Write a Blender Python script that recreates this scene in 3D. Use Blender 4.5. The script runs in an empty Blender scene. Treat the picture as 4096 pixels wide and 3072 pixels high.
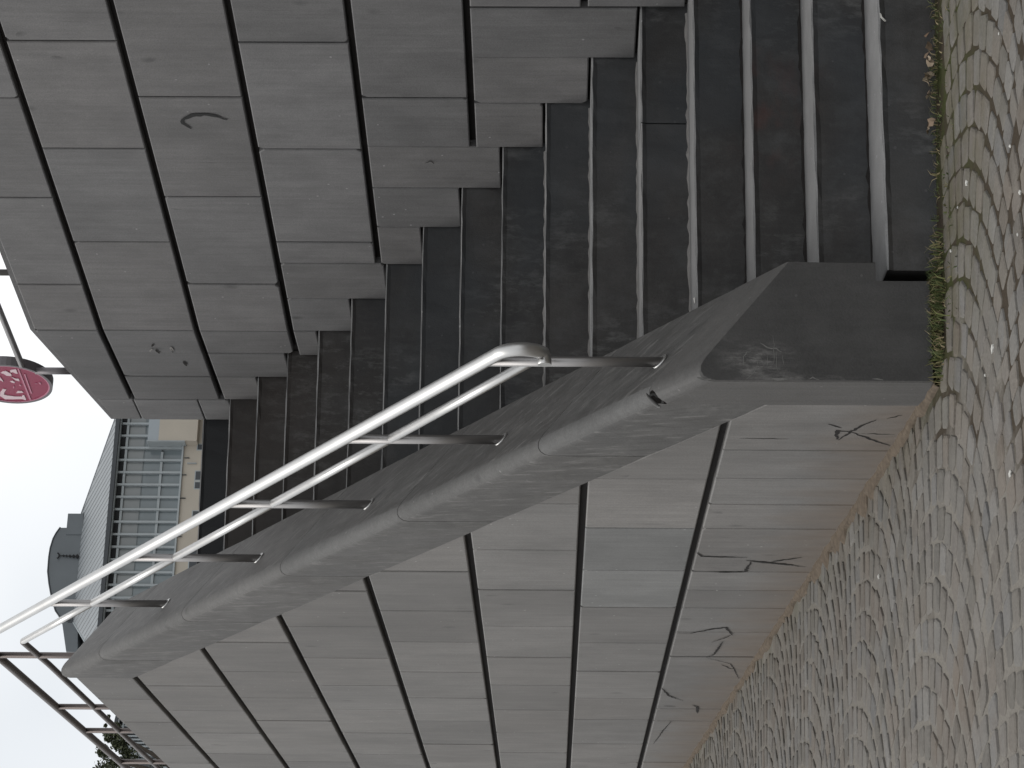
import bpy, bmesh, math, random
from mathutils import Vector, Matrix
import numpy as np
random.seed(7)
D = bpy.data
scene = bpy.context.scene
col = scene.collection
# ------------------------------------------------------------------ camera
H = 1.1244                                   # eye height above the foot of the stairs
YAW, PITCH, ROLL = .2912, .0161, .0054
def cam_axes():
    cy, sy = math.cos(YAW), math.sin(YAW)
    F = Vector((sy*math.cos(PITCH), cy*math.cos(PITCH), math.sin(PITCH)))
    R = Vector((cy, -sy, 0)); U = R.cross(F)
    c, s = math.cos(ROLL), math.sin(ROLL)
    return c*R + s*U, -s*R + c*U, F
R_, U_, F_ = cam_axes()
cd = D.cameras.new('camera'); cam = D.objects.new('camera', cd); col.objects.link(cam)
cd.sensor_width = 36; cd.sensor_fit = 'HORIZONTAL'; cd.lens = 36*10000/4096
cd.clip_start = .05; cd.clip_end = 2000
# the phone was held upright and the picture left lying on its side: image right = world down
X, Y, Z = -U_, R_, -F_
cam.matrix_world = Matrix(((X.x, Y.x, Z.x, 0), (X.y, Y.y, Z.y, 0), (X.z, Y.z, Z.z, H), (0, 0, 0, 1)))
scene.camera = cam
# ------------------------------------------------------------------ sky, sun, exposure (overcast)
SUN_EL, SUN_AZ = math.radians(58), math.radians(-62)      # azimuth from +Y, negative = left
w = D.worlds.new("World"); scene.world = w; w.use_nodes = True
nt = w.node_tree; nt.nodes.clear()
wo = nt.nodes.new('ShaderNodeOutputWorld'); bg = nt.nodes.new('ShaderNodeBackground')
sky = nt.nodes.new('ShaderNodeTexSky'); sky.sky_type = 'NISHITA'; sky.sun_disc = False
sky.sun_elevation = SUN_EL; sky.sun_rotation = SUN_AZ; sky.dust_density = 4; sky.air_density = 1.2
hs = nt.nodes.new('ShaderNodeHueSaturation'); hs.inputs['Saturation'].default_value = .12
nt.links.new(sky.outputs[0], hs.inputs['Color'])
# closed cloud deck: an even pale grey-white veil, with soft variation, over the clear sky
tc = nt.nodes.new('ShaderNodeTexCoord'); nz = nt.nodes.new('ShaderNodeTexNoise')
nz.inputs['Scale'].default_value = 2.2; nz.inputs['Detail'].default_value = 4
nt.links.new(tc.outputs['Generated'], nz.inputs['Vector'])
cr = nt.nodes.new('ShaderNodeValToRGB')
cr.color_ramp.elements[0].position = .36; cr.color_ramp.elements[0].color = (6.7, 7.05, 7.45, 1)
cr.color_ramp.elements[1].position = .6; cr.color_ramp.elements[1].color = (9.9, 10.0, 10.1, 1)
nt.links.new(nz.outputs['Fac'], cr.inputs['Fac'])
mx = nt.nodes.new('ShaderNodeMix'); mx.data_type = 'RGBA'; mx.inputs['Factor'].default_value = .82
nt.links.new(hs.outputs[0], mx.inputs['A']); nt.links.new(cr.outputs[0], mx.inputs['B'])
nt.links.new(mx.outputs['Result'], bg.inputs['Color'])
bg.inputs['Strength'].default_value = .1
nt.links.new(bg.outputs[0], wo.inputs[0])
sl_ = D.lights.new('sun', 'SUN'); sl_.energy = 1.05; sl_.angle = math.radians(40); sl_.color = (1, .97, .93)
sun = D.objects.new('sun', sl_); col.objects.link(sun)
sd = Vector((math.sin(SUN_AZ)*math.cos(SUN_EL), math.cos(SUN_AZ)*math.cos(SUN_EL), math.sin(SUN_EL)))
sun.rotation_euler = sd.to_track_quat('Z', 'Y').to_euler()
sun.location = (-10, 5, 14)
scene.view_settings.view_transform = 'Standard'; scene.view_settings.look = 'None'
scene.view_settings.exposure = 0.38; scene.view_settings.gamma = 1
scene.view_settings.use_curve_mapping = False

# ------------------------------------------------------------------ material helpers
class NT:
    def __init__(s, name):
        s.m = D.materials.new(name); s.m.use_nodes = True; s.t = s.m.node_tree
        s.b = s.t.nodes['Principled BSDF']; s.geo = s.t.nodes.new('ShaderNodeNewGeometry')
        s.pos = s.geo.outputs['Position']
    def n(s, typ, **kw):
        x = s.t.nodes.new(typ)
        for k, v in kw.items(): setattr(x, k, v)
        return x
    def put(s, sock, v):
        if isinstance(v, bpy.types.NodeSocket): s.t.links.new(v, sock)
        elif v is not None:
            try: sock.default_value = v
            except Exception: sock.default_value = (*v, 1)
    def scaled(s, sc, src=None, off=(0, 0, 0)):
        x = s.n('ShaderNodeMapping'); s.put(x.inputs['Vector'], src or s.pos)
        x.inputs['Scale'].default_value = sc; x.inputs['Location'].default_value = off
        return x.outputs[0]
    def noise(s, sc, detail=3, rough=.55, scale=1.0, off=(0, 0, 0)):
        x = s.n('ShaderNodeTexNoise'); s.put(x.inputs['Vector'], s.scaled(sc if not isinstance(sc, (int, float)) else (sc,)*3, off=off))
        x.inputs['Scale'].default_value = scale; x.inputs['Detail'].default_value = detail; x.inputs['Roughness'].default_value = rough
        return x.outputs['Fac']
    def ramp(s, fac, a, b, ca=(0, 0, 0), cb=(1, 1, 1)):
        if a < 0 or b > 1:
            y = s.n('ShaderNodeMapRange'); s.put(y.inputs[0], fac); y.inputs[1].default_value = a; y.inputs[2].default_value = b
            fac, a, b = y.outputs[0], 0, 1
        x = s.n('ShaderNodeValToRGB'); e = x.color_ramp.elements
        e[0].position = a; e[1].position = b; e[0].color = (*ca, 1); e[1].color = (*cb, 1)
        s.put(x.inputs[0], fac); return x.outputs[0]
    def math(s, op, a, b=None, clamp=False):
        x = s.n('ShaderNodeMath', operation=op); x.use_clamp = clamp
        s.put(x.inputs[0], a)
        if b is not None: s.put(x.inputs[1], b)
        return x.outputs[0]
    def mix(s, fac, a, b, mode='MIX'):
        x = s.n('ShaderNodeMix', data_type='RGBA', blend_type=mode)
        s.put(x.inputs['Factor'], fac); s.put(x.inputs['A'], a); s.put(x.inputs['B'], b)
        return x.outputs['Result']
    def xyz(s):
        x = s.n('ShaderNodeSeparateXYZ'); s.put(x.inputs[0], s.pos); return x.outputs
    def blob(s, c, rad):
        """1 at c falling to 0 at the radii rad (an ellipsoidal patch at a place)"""
        x = s.n('ShaderNodeVectorMath', operation='SUBTRACT'); s.put(x.inputs[0], s.pos); x.inputs[1].default_value = c
        y = s.n('ShaderNodeVectorMath', operation='DIVIDE'); s.put(y.inputs[0], x.outputs[0]); y.inputs[1].default_value = rad
        z = s.n('ShaderNodeVectorMath', operation='LENGTH'); s.put(z.inputs[0], y.outputs[0])
        return s.math('SUBTRACT', 1.0, z.outputs['Value'], clamp=True)
    def bump(s, h, strength=.3, dist=.01):
        x = s.n('ShaderNodeBump'); x.inputs['Strength'].default_value = strength; x.inputs['Distance'].default_value = dist
        s.put(x.inputs['Height'], h); s.put(s.b.inputs['Normal'], x.outputs[0])
    def done(s, colr, rough=.8, metal=0.0, spec=.3):
        s.put(s.b.inputs['Base Color'], colr); s.put(s.b.inputs['Roughness'], rough); s.b.inputs['Metallic'].default_value = metal
        s.b.inputs['Specular IOR Level'].default_value = spec
        return s.m
    def rnd(s):
        return s.n('ShaderNodeObjectInfo').outputs['Random']

def c3(v, t=(1, 1, 1)): return tuple(v*k for k in t)

def stone(name, val, tint=(1, .985, .965), var=.16, streak=.14, speck=.55, rough=.72, obj_var=.26, dirt=None, stain=None, spec=.35):
    m = NT(name)
    big = m.noise((1.6, 1.6, 1.1), 4, .6)
    med = m.noise((9, 9, 5), 4, .65)
    stk = m.noise((55, 55, 2.2), 3, .6)            # sawn / weathered lines running down the slab
    fine = m.noise(170, 2, .6)
    base = c3(val, tint)
    lo = c3(val*(1-var*1.8), tint); hi = c3(val*(1+var*1.5), tint)
    colr = m.mix(m.ramp(big, .3, .72), lo, hi)
    colr = m.mix(.55, colr, m.mix(m.ramp(med, .36, .64), c3(val*(1-var), tint), c3(val*(1+var), tint)))
    k = m.math('ADD', m.math('MULTIPLY', m.math('SUBTRACT', stk, .5), streak*3), 1.0)
    k = m.math('MULTIPLY', k, m.math('ADD', m.math('MULTIPLY', m.math('SUBTRACT', fine, .5), .55), 1.0))
    k = m.math('MULTIPLY', k, m.math('ADD', m.math('MULTIPLY', m.math('SUBTRACT', m.rnd(), .5), obj_var), 1.0))
    cc = m.n('ShaderNodeVectorMath', operation='SCALE'); m.put(cc.inputs[0], colr); m.put(cc.inputs['Scale'], k)
    colr = cc.outputs[0]
    # cool / warm drift from slab to slab
    rn = m.n('ShaderNodeTexWhiteNoise', noise_dimensions='1D'); m.put(rn.inputs['W'], m.math('MULTIPLY', m.rnd(), 37.0))
    colr = m.mix(m.math('MULTIPLY', m.ramp(rn.outputs['Value'], .0, 1.0), .45), colr, m.mix(1.0, colr, (1.03, .985, .955), 'MULTIPLY'))
    if speck:
        v = m.n('ShaderNodeTexVoronoi', feature='F1'); m.put(v.inputs['Vector'], m.scaled((16, 16, 16))); v.inputs['Scale'].default_value = 1
        dots = m.math('LESS_THAN', v.outputs['Distance'], .07)
        sel = m.math('GREATER_THAN', m.noise(2.3, 2), .53)
        colr = m.mix(m.math('MULTIPLY', m.math('MULTIPLY', dots, sel), speck), colr, c3(val*2.6, tint))
        v2 = m.n('ShaderNodeTexVoronoi', feature='F1'); m.put(v2.inputs['Vector'], m.scaled((7, 7, 4), off=(3, 5, 1))); v2.inputs['Scale'].default_value = 1
        colr = m.mix(m.math('MULTIPLY', m.ramp(v2.outputs['Distance'], .03, .16, (1, 1, 1), (0, 0, 0)), m.math('MULTIPLY', m.math('GREATER_THAN', m.noise(3.1, 2, off=(7, 1, 2)), .55), .55)), colr, c3(val*.35, tint))
    gr = m.ramp(m.noise((2.6, 2.6, 1.4), 5, .72, off=(11, 3, 7)), .50, .72)
    colr = m.mix(m.math('MULTIPLY', gr, .32), colr, c3(val*.55, tint))
    if dirt:                                         # splash-back of soil low on the wall, ragged
        z = m.xyz()
        hgt = m.math('SUBTRACT', z[2], m.math('MULTIPLY', m.math('SUBTRACT', z[1], 6.8), .039))
        d = m.math('ADD', hgt, m.math('MULTIPLY', m.math('SUBTRACT', m.noise((6, 6, 3), 4), .5), .34))
        f = m.ramp(d, .02, .30, (1, 1, 1), (0, 0, 0))
        colr = m.mix(m.math('MULTIPLY', f, dirt), colr, m.mix(m.noise((20, 20, 6), 3), (.085, .067, .052), (.18, .148, .12)))
    if stain: colr = stain(m, colr)
    m.bump(m.math('ADD', m.math('MULTIPLY', fine, .5), m.math('ADD', m.math('MULTIPLY', med, .8), m.math('MULTIPLY', stk, .35))), .35, .004)
    rg = m.math('ADD', m.math('MULTIPLY', m.math('SUBTRACT', med, .5), .25), rough)
    return m.done(colr, rg, 0, spec)

def plain(name, c, rough=.6, metal=0.0, var=.12, scale=6, spec=.4):
    m = NT(name); n = m.noise(scale, 4, .6)
    lo = tuple(x*(1-var) for x in c); hi = tuple(x*(1+var) for x in c)
    return m.done(m.mix(n, lo, hi), m.math('ADD', m.math('MULTIPLY', n, .1), rough-.05), metal, spec)

def drips(m, colr):                                  # white lime run-off on the pillar's face
    run = m.noise((38, 38, 2.0), 4, .7)
    b1 = m.blob((2.10, 6.778, .535), (.07, .3, .13))
    b2 = m.blob((2.05, 6.778, .40), (.016, .3, .22))
    b3 = m.blob((2.16, 6.778, .66), (.04, .3, .10))
    k1 = m.ramp(m.noise((34, 34, 11), 5, .75), .46, .68); k2 = m.ramp(m.noise((90, 90, 5), 3, .7, off=(2, 2, 2)), .50, .72)
    f = m.math('MULTIPLY', m.math('ADD', m.math('MULTIPLY', k1, .9), m.math('MULTIPLY', k2, .35)), m.math('ADD', m.math('ADD', m.math('MULTIPLY', b1, 1.3), m.math('MULTIPLY', b2, .9)), m.math('MULTIPLY', b3, .4)), clamp=True)
    bl = m.ramp(m.noise((9, 9, 6), 4, .7, off=(5, 1, 1)), .45, .7)
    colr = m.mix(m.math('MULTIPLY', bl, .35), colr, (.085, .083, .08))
    return m.mix(m.math('MULTIPLY', f, .75), colr, (.27, .26, .25))
def scuffs(m, colr):                                 # pale shoe scuffs and lime bloom on the dark risers, one rusty smear
    z = m.xyz()
    f = m.ramp(m.noise((30, 6, 11), 5, .72, off=(1, 2, 3)), .50, .70)
    zone = m.ramp(m.noise((2.2, .6, 1.0), 3, .5, off=(4, 0, 2)), .44, .60)
    colr = m.mix(m.math('MULTIPLY', m.math('MULTIPLY', f, zone), .8), colr, (.15, .15, .145))
    f3 = m.ramp(m.noise((9, 4, 7), 5, .7, off=(8, 3, 5)), .50, .74)
    colr = m.mix(m.math('MULTIPLY', f3, .5), colr, (.092, .094, .094))
    f2 = m.ramp(m.noise((3, 1, 8), 4, .65, off=(9, 2, 1)), .5, .7)
    colr = m.mix(m.math('MULTIPLY', f2, .35), colr, (.014, .014, .015))
    colr = m.mix(m.math('MULTIPLY', m.ramp(m.noise((1.3, .5, 1.6), 3, .6, off=(5, 5, 2)), .45, .62), .5), colr, (.038, .044, .05))
    red = m.math('MULTIPLY', m.blob((3.12, 7.2, .46), (.32, .6, .2)), m.ramp(m.noise((9, 2, 16), 4), .45, .65))
    colr = m.mix(m.math('MULTIPLY', red, .55), colr, (.10, .035, .028))
    brown = m.ramp(z[2], 1.75, 2.5)
    colr = m.mix(m.math('MULTIPLY', brown, .6), colr, m.mix(m.noise((5, 2, 7), 3), (.026, .021, .018), (.062, .048, .04)))
    return colr
def algae(m, colr):                                  # rain streaks drawn across the coping
    s = m.noise((13, 5, 9), 5, .72)
    s2 = m.noise((26, 6, 5), 4, .7, off=(2, 2, 2))
    colr = m.mix(m.math('MULTIPLY', m.ramp(s2, .5, .72), .6), colr, (.05, .047, .043))
    d = m.n('ShaderNodeMapping'); d.inputs['Rotation'].default_value = (.5, .3, .75); m.put(d.inputs['Vector'], m.pos)
    q = m.n('ShaderNodeMapping'); q.inputs['Scale'].default_value = (3, 46, 9); m.put(q.inputs['Vector'], d.outputs[0])
    nn = m.n('ShaderNodeTexNoise'); nn.inputs['Scale'].default_value = 1; nn.inputs['Detail'].default_value = 4; nn.inputs['Roughness'].default_value = .65; m.put(nn.inputs['Vector'], q.outputs[0])
    colr = m.mix(m.math('MULTIPLY', m.ramp(nn.outputs['Fac'], .54, .68), .55), colr, (.045, .043, .040))
    colr = m.mix(m.math('MULTIPLY', m.ramp(nn.outputs['Fac'], .30, .44, (1, 1, 1), (0, 0, 0)), .5), colr, (.20, .195, .185))
    return m.mix(m.math('MULTIPLY', m.ramp(s, .52, .75), .3), colr, (.16, .155, .146))
def topdrip(m, colr):                                # black drip marks hanging from the joints
    f = m.ramp(m.noise((30, 30, 1.6), 4, .7, off=(3, 1, 0)), .63, .75)
    g = m.ramp(m.noise((2.2, 2.2, 1.5), 3, .6, off=(0, 4, 1)), .52, .66)
    return m.mix(m.math('MULTIPLY', m.math('MULTIPLY', f, g), .55), colr, (.03, .028, .026))

M = {}
M['left'] = stone('bluestone_left', .152, (1, .972, .935), dirt=.9, stain=topdrip)
M['left_cool'] = stone('bluestone_cool', .155, (.985, 1.0, .985), dirt=.6)
M['right'] = stone('bluestone_right', .122, (1, .985, .985), stain=topdrip)
M['arris'] = stone('coping_highlight_arris', .108, (1, .985, .96), var=.14, stain=None, speck=.4, rough=.8)  # paler than the coping: light band on the worn rounding put into the colour
M['coping'] = stone('coping_stone', .082, (1, .972, .94), var=.2, stain=algae, speck=.3, rough=.66)
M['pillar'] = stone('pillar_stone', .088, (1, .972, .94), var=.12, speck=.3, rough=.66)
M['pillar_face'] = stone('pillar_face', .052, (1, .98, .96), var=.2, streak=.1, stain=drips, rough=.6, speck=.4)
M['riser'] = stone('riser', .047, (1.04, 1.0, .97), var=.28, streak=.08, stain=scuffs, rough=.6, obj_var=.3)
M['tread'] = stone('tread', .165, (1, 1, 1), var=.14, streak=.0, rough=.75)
M['core'] = plain('mortar_bed', (.012, .010, .009), .95, var=.4, scale=20)
M['dark_riser'] = stone('dark_riser', .026, (.95, 1, 1.08), var=.15, streak=.05, speck=0, rough=.6)
M['crack'] = plain('open_crack', (.010, .008, .007), .95)
M['lime'] = plain('lime_run', (.15, .147, .14), .9, var=.4, scale=90)
M['lip'] = plain('mortar_lip', (.22, .21, .2), .9, var=.3, scale=40)
M['chalk'] = plain('black_scrape', (.012, .012, .012), .8)

def sett_mat():
    m = NT('sett_stone')
    isl = m.geo.outputs['Random Per Island']; r = m.rnd()
    q = m.n('ShaderNodeTexWhiteNoise', noise_dimensions='2D')
    cb = m.n('ShaderNodeCombineXYZ'); m.put(cb.inputs[0], isl); m.put(cb.inputs[1], r); m.put(q.inputs['Vector'], cb.outputs[0])
    rp = m.n('ShaderNodeValToRGB'); e = rp.color_ramp; e.interpolation = 'LINEAR'
    e.elements[0].position = 0; e.elements[0].color = (.098, .091, .081, 1)
    e.elements[1].position = 1; e.elements[1].color = (.158, .151, .141, 1)
    for p, c in ((.2, (.126, .120, .111, 1)), (.4, (.113, .100, .086, 1)), (.55, (.135, .13, .122, 1)), (.75, (.136, .120, .104, 1)), (.88, (.108, .106, .104, 1))):
        k = e.elements.new(p); k.color = c
    m.put(rp.inputs[0], q.outputs['Value'])
    fine = m.noise(120, 3, .65); med = m.noise(28, 3, .6); big = m.noise(2.2, 3, .6)
    colr = m.mix(1.0, rp.outputs[0], m.ramp(fine, .2, .8, (.7, .7, .7), (1.3, 1.3, 1.3)), 'MULTIPLY')
    colr = m.mix(m.math('MULTIPLY', m.ramp(med, .45, .75), .3), colr, (.17, .16, .145))
    colr = m.mix(m.math('MULTIPLY', m.ramp(big, .5, .7), .3), colr, (.12, .085, .06))
    colr = m.mix(m.math('MULTIPLY', m.ramp(m.noise(5, 4, .7), .42, .68), .35), colr, (.185, .172, .152))
    # thin moss film in the damp strip under the first step
    z = m.xyz()
    near = m.math('MULTIPLY', m.ramp(z[1], 5.75, 6.55), m.ramp(z[0], 1.75, 2.35))
    f = m.math('MULTIPLY', near, m.ramp(m.noise(6, 4, .65), .36, .60))
    colr = m.mix(m.math('MULTIPLY', f, .72), colr, m.mix(m.noise(60, 2), (.060, .058, .030), (.125, .112, .075)))
    m.bump(m.math('ADD', m.math('MULTIPLY', med, 1.0), m.math('MULTIPLY', fine, .5)), .5, .006)
    return m.done(colr, .9, 0, .15)
M['sett'] = sett_mat()
def ground_mat():
    m = NT('paving_joint_sand'); z = m.xyz()
    n = m.noise(3.2, 4, .6); f = m.noise(130, 3, .7)
    sand = m.mix(f, (.085, .077, .066), (.245, .228, .203))
    soil = m.mix(f, (.022, .018, .013), (.07, .055, .04))
    k = m.math('ADD', m.math('MULTIPLY', m.math('SUBTRACT', z[0], m.math('MULTIPLY', m.math('SUBTRACT', z[1], 6.5), .25)), .55), m.math('MULTIPLY', m.math('SUBTRACT', n, .5), 1.6))
    colr = m.mix(m.ramp(k, .85, 1.15), sand, soil)
    moss = m.math('MULTIPLY', m.ramp(z[1], 6.0, 6.55), m.math('MULTIPLY', m.ramp(z[0], 1.9, 2.2), m.ramp(m.noise(7, 3), .4, .6)))
    colr = m.mix(m.math('MULTIPLY', moss, .7), colr, (.045, .055, .016))
    m.bump(f, .5, .006)
    return m.done(colr, .95, 0, .1)
M['ground'] = ground_mat()
M['soil'] = plain('brown_soil', (.105, .084, .064), .95, var=.6, scale=45, spec=.1)

def steel():
    m = NT('brushed_steel'); n = m.noise((60, 60, 60), 2); b = m.noise(7, 3)
    m.b.inputs['Anisotropic'].default_value = .3
    return m.done(m.mix(b, (.44, .435, .425), (.57, .565, .555)), m.math('ADD', m.math('MULTIPLY', n, .12), .36), 1.0)
M['steel'] = steel()
M['steel_brown'] = plain('reflection_tinted_steel', (.125, .108, .102), .5, 1.0, var=.2, scale=10)  # dark brownish ground reflection on the level rails put into the base colour
M['steel_dull'] = plain('dull_steel', (.31, .30, .295), .45, 1.0, var=.15, scale=12)
M['sign_rim'] = plain('sign_rim_grey', (.14, .13, .135), .45, .5)
M['sign_red'] = plain('sign_maroon', (.235, .022, .062), .5, 0, var=.06)
M['sign_white'] = plain('sign_white', (.60, .47, .50), .5, 0, var=.05)
M['sign_pink'] = plain('sign_pink', (.45, .19, .26), .5, 0, var=.05)
M['beige'] = plain('beige_stone', (.43, .39, .33), .85, 0, var=.12, scale=.5)
M['zinc'] = plain('zinc_roof', (.235, .252, .262), .5, .0, var=.12, scale=.6)
M['zinc_dark'] = plain('zinc_dark', (.125, .14, .15), .5, .0, var=.15, scale=.7)
M['seam'] = plain('zinc_seam', (.12, .13, .138), .5)
M['gutter'] = plain('gutter', (.05, .056, .062), .5)
M['mullion'] = plain('grey_metal_mullion', (.33, .36, .37), .5, 0, var=.15, scale=1)
M['mullion_dark'] = plain('mullion_shade', (.15, .17, .175), .5)
M['pane'] = plain('window_pane', (.165, .195, .205), .12, 0, var=.35, scale=.5, spec=.6)
M['pane2'] = plain('window_pane_pale', (.205, .22, .22), .15, 0, var=.25, scale=.5, spec=.6)
M['void'] = plain('vent_void', (.012, .013, .014), .8)
M['blue_panel'] = plain('blue_grey_panel', (.33, .365, .39), .6, 0, var=.06)
M['bark'] = plain('bark', (.06, .05, .04), .9, 0, var=.4, scale=8)
def leaf_mat():
    m = NT('leaf'); r = m.geo.outputs['Random Per Island']
    return m.done(m.ramp(r, 0, 1, (.030, .040, .020), (.085, .095, .05)), .6, 0, .3)
M['leaf'] = leaf_mat()
def grass_mat():
    m = NT('grass_blade'); r = m.geo.outputs['Random Per Island']
    rp = m.n('ShaderNodeValToRGB'); e = rp.color_ramp
    e.elements[0].color = (.055, .075, .028, 1); e.elements[1].color = (.33, .27, .17, 1); e.elements[1].position = 1
    for p, c in ((.45, (.085, .105, .042, 1)), (.62, (.13, .14, .05, 1)), (.8, (.24, .20, .11, 1))): e.elements.new(p).color = c
    m.put(rp.inputs[0], r); return m.done(rp.outputs[0], .7, 0, .2)
M['grass'] = grass_mat()
def dry_mat():
    m = NT('dry_leaf'); r = m.rnd()
    return m.done(m.ramp(r, 0, 1, (.15, .10, .068), (.33, .275, .205)), .8, 0, .2)
M['dry'] = dry_mat()
M['white_chip'] = plain('pale_chip', (.46, .45, .42), .8, 0, var=.2, scale=60)
M['asphalt'] = plain('terrace_slabs', (.12, .115, .11), .85, 0, var=.15, scale=2)

# ------------------------------------------------------------------ object helpers
def wpos(p):
    v = Vector((0, 0, 0))
    while p: v += p.location; p = p.parent
    return v
def obj(name, verts, faces, mat, parent=None, smooth=False, recalc=True):
    me = D.meshes.new(name); off = wpos(parent)
    me.from_pydata([tuple(Vector(v)-off) for v in verts], [], faces)
    for m in (mat if isinstance(mat, (list, tuple)) else [mat]): me.materials.append(m)
    if recalc:
        bm = bmesh.new(); bm.from_mesh(me); bmesh.ops.recalc_face_normals(bm, faces=bm.faces); bm.to_mesh(me); bm.free()
    if smooth: me.polygons.foreach_set('use_smooth', [True]*len(me.polygons))
    o = D.objects.new(name, me); col.objects.link(o)
    if parent: o.parent = parent
    return o
def thing(name, loc, label, cat, group=None):
    o = D.objects.new(name, None); col.objects.link(o); o.location = loc; o.empty_display_size = .1
    return tag(o, label, cat, group)
def tag(o, label, cat, group=None):
    o['label'] = label; o['category'] = cat
    if group: o['group'] = group
    return o
def inset_poly(P, c):
    """inward offset of a convex CCW polygon"""
    n = len(P); out = []
    L = []
    for i in range(n):
        a, b = P[i], P[(i+1) % n]; dx, dy = b[0]-a[0], b[1]-a[1]; l = math.hypot(dx, dy) or 1e-9
        nx, ny = -dy/l, dx/l; L.append((a[0]+nx*c, a[1]+ny*c, dx/l, dy/l))
    for i in range(n):
        p, q = L[i-1], L[i]
        det = p[2]*q[3]-p[3]*q[2]
        if abs(det) < 1e-6: out.append((q[0], q[1])); continue
        t = ((q[0]-p[0])*q[3]-(q[1]-p[1])*q[2])/det
        out.append((p[0]+p[2]*t, p[1]+p[3]*t))
    return out
def ccw(P):
    a = sum(P[i][0]*P[(i+1) % len(P)][1]-P[(i+1) % len(P)][0]*P[i][1] for i in range(len(P)))
    return P if a > 0 else P[::-1]
def clip(P, a, b, c):
    """keep a*x+b*y<=c"""
    out = []
    for i in range(len(P)):
        p, q = P[i], P[(i+1) % len(P)]; dp, dq = a*p[0]+b*p[1]-c, a*q[0]+b*q[1]-c
        if dp <= 0: out.append(p)
        if dp*dq < 0:
            t = dp/(dp-dq); out.append((p[0]+(q[0]-p[0])*t, p[1]+(q[1]-p[1])*t))
    return out
def slab(name, P, fr, mat, parent, t=.03, c=.004, proud=0.0):
    """a bevelled stone plate: polygon P in the plane frame fr=(origin, axis_s, normal); z is up"""
    P = ccw(P)
    # drop near-duplicate corners
    Q = []
    for p in P:
        if not Q or math.hypot(p[0]-Q[-1][0], p[1]-Q[-1][1]) > .003: Q.append(p)
    if math.hypot(Q[0][0]-Q[-1][0], Q[0][1]-Q[-1][1]) <= .003: Q.pop()
    if len(Q) < 3: return None
    rc = random.Random(int(abs(Q[0][0]*977+Q[0][1]*631)*10))
    if len(Q) == 4 and name == 'stone_panel':
        W = []
        for i in range(4):
            p, q0, q1 = Q[i], Q[i-1], Q[(i+1) % 4]
            if rc.random() < .30:
                for q_, L in ((q0, rc.uniform(.006, .022)), (q1, rc.uniform(.006, .022))):
                    l = math.hypot(q_[0]-p[0], q_[1]-p[1]); W.append((p[0]+(q_[0]-p[0])*L/l, p[1]+(q_[1]-p[1])*L/l))
            else: W.append(p)
        Q = W
    o, a, nr = fr
    def w3(p, d): return Vector(o)+Vector(a)*p[0]+Vector((0, 0, p[1]))+Vector(nr)*d
    I = inset_poly(Q, c); n = len(Q)
    v = [w3(p, proud) for p in I]+[w3(p, proud-c*.8) for p in Q]+[w3(p, proud-t) for p in Q]
    f = [list(range(n))]
    for k in (0, n):
        for i in range(n): f.append((k+i, k+(i+1) % n, k+n+(i+1) % n, k+n+i))
    f.append(list(range(2*n, 3*n))[::-1])
    return obj(name, v, f, mat, parent)
def box(name, x0, x1, y0, y1, z0, z1, mat, parent=None):
    v = [(x, y, z) for x in (x0, x1) for y in (y0, y1) for z in (z0, z1)]
    f = [(0, 1, 3, 2), (4, 6, 7, 5), (0, 4, 5, 1), (2, 3, 7, 6), (0, 2, 6, 4), (1, 5, 7, 3)]
    return obj(name, v, f, mat, parent)
def obox(fr, s0, s1, z0, z1, d0, d1):
    o, a, nr = fr
    v = [Vector(o)+Vector(a)*s+Vector((0, 0, z))+Vector(nr)*d for s in (s0, s1) for d in (d0, d1) for z in (z0, z1)]
    f = [(0, 1, 3, 2), (4, 6, 7, 5), (0, 4, 5, 1), (2, 3, 7, 6), (0, 2, 6, 4), (1, 5, 7, 3)]
    return v, f
def tube_geo(pts, r, seg=12, cap=True):
    pts = [Vector(p) for p in pts]; v, f = [], []
    up = None
    for i, p in enumerate(pts):
        d = (pts[min(i+1, len(pts)-1)]-pts[max(i-1, 0)]).normalized()
        if up is None:
            up = Vector((1, 0, 0)) if abs(d.x) < .9 else Vector((0, 0, 1))
        s = d.cross(up).normalized(); up = s.cross(d).normalized()
        for k in range(seg):
            a = 2*math.pi*k/seg; v.append(p+(s*math.cos(a)+up*math.sin(a))*(r if not isinstance(r, (list, tuple)) else r[i]))
    for i in range(len(pts)-1):
        for k in range(seg):
            f.append((i*seg+k, i*seg+(k+1) % seg, (i+1)*seg+(k+1) % seg, (i+1)*seg+k))
    if cap: f.append(list(range(seg))); f.append(list(range(len(v)-seg, len(v))))
    return v, f
def tube(name, pts, r, mat, parent, seg=14):
    v, f = tube_geo(pts, r, seg); o = obj(name, v, f, mat, parent, True)
    for p in o.data.polygons:
        if len(p.vertices) > 4: p.use_smooth = False
    return o
def merge(parts):
    V, F = [], []
    for v, f in parts:
        n = len(V); V += list(v); F += [tuple(i+n for i in q) for q in f]
    return V, F

# ------------------------------------------------------------------ dimensions
r = .165; g = .29717; Y1 = 6.7978; SL = r/g
XI, XO = 2.402, 2.043                     # inner / outer face of the stair wall
def nose(y): return r+(y-Y1)*SL            # line through the tread nosings
def gz(x, y):
    yy = min(y, 30)
    return .030+.039*(yy-6.8)-.030*(x-2.04) if -6 < x < 6 else .030+.039*(yy-6.8)-.030*(max(-6, min(6, x))-2.04)
def xr(y): return 5.188-.179*y if y < 10.352 else 3.335-(y-10.352)*.055

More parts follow.
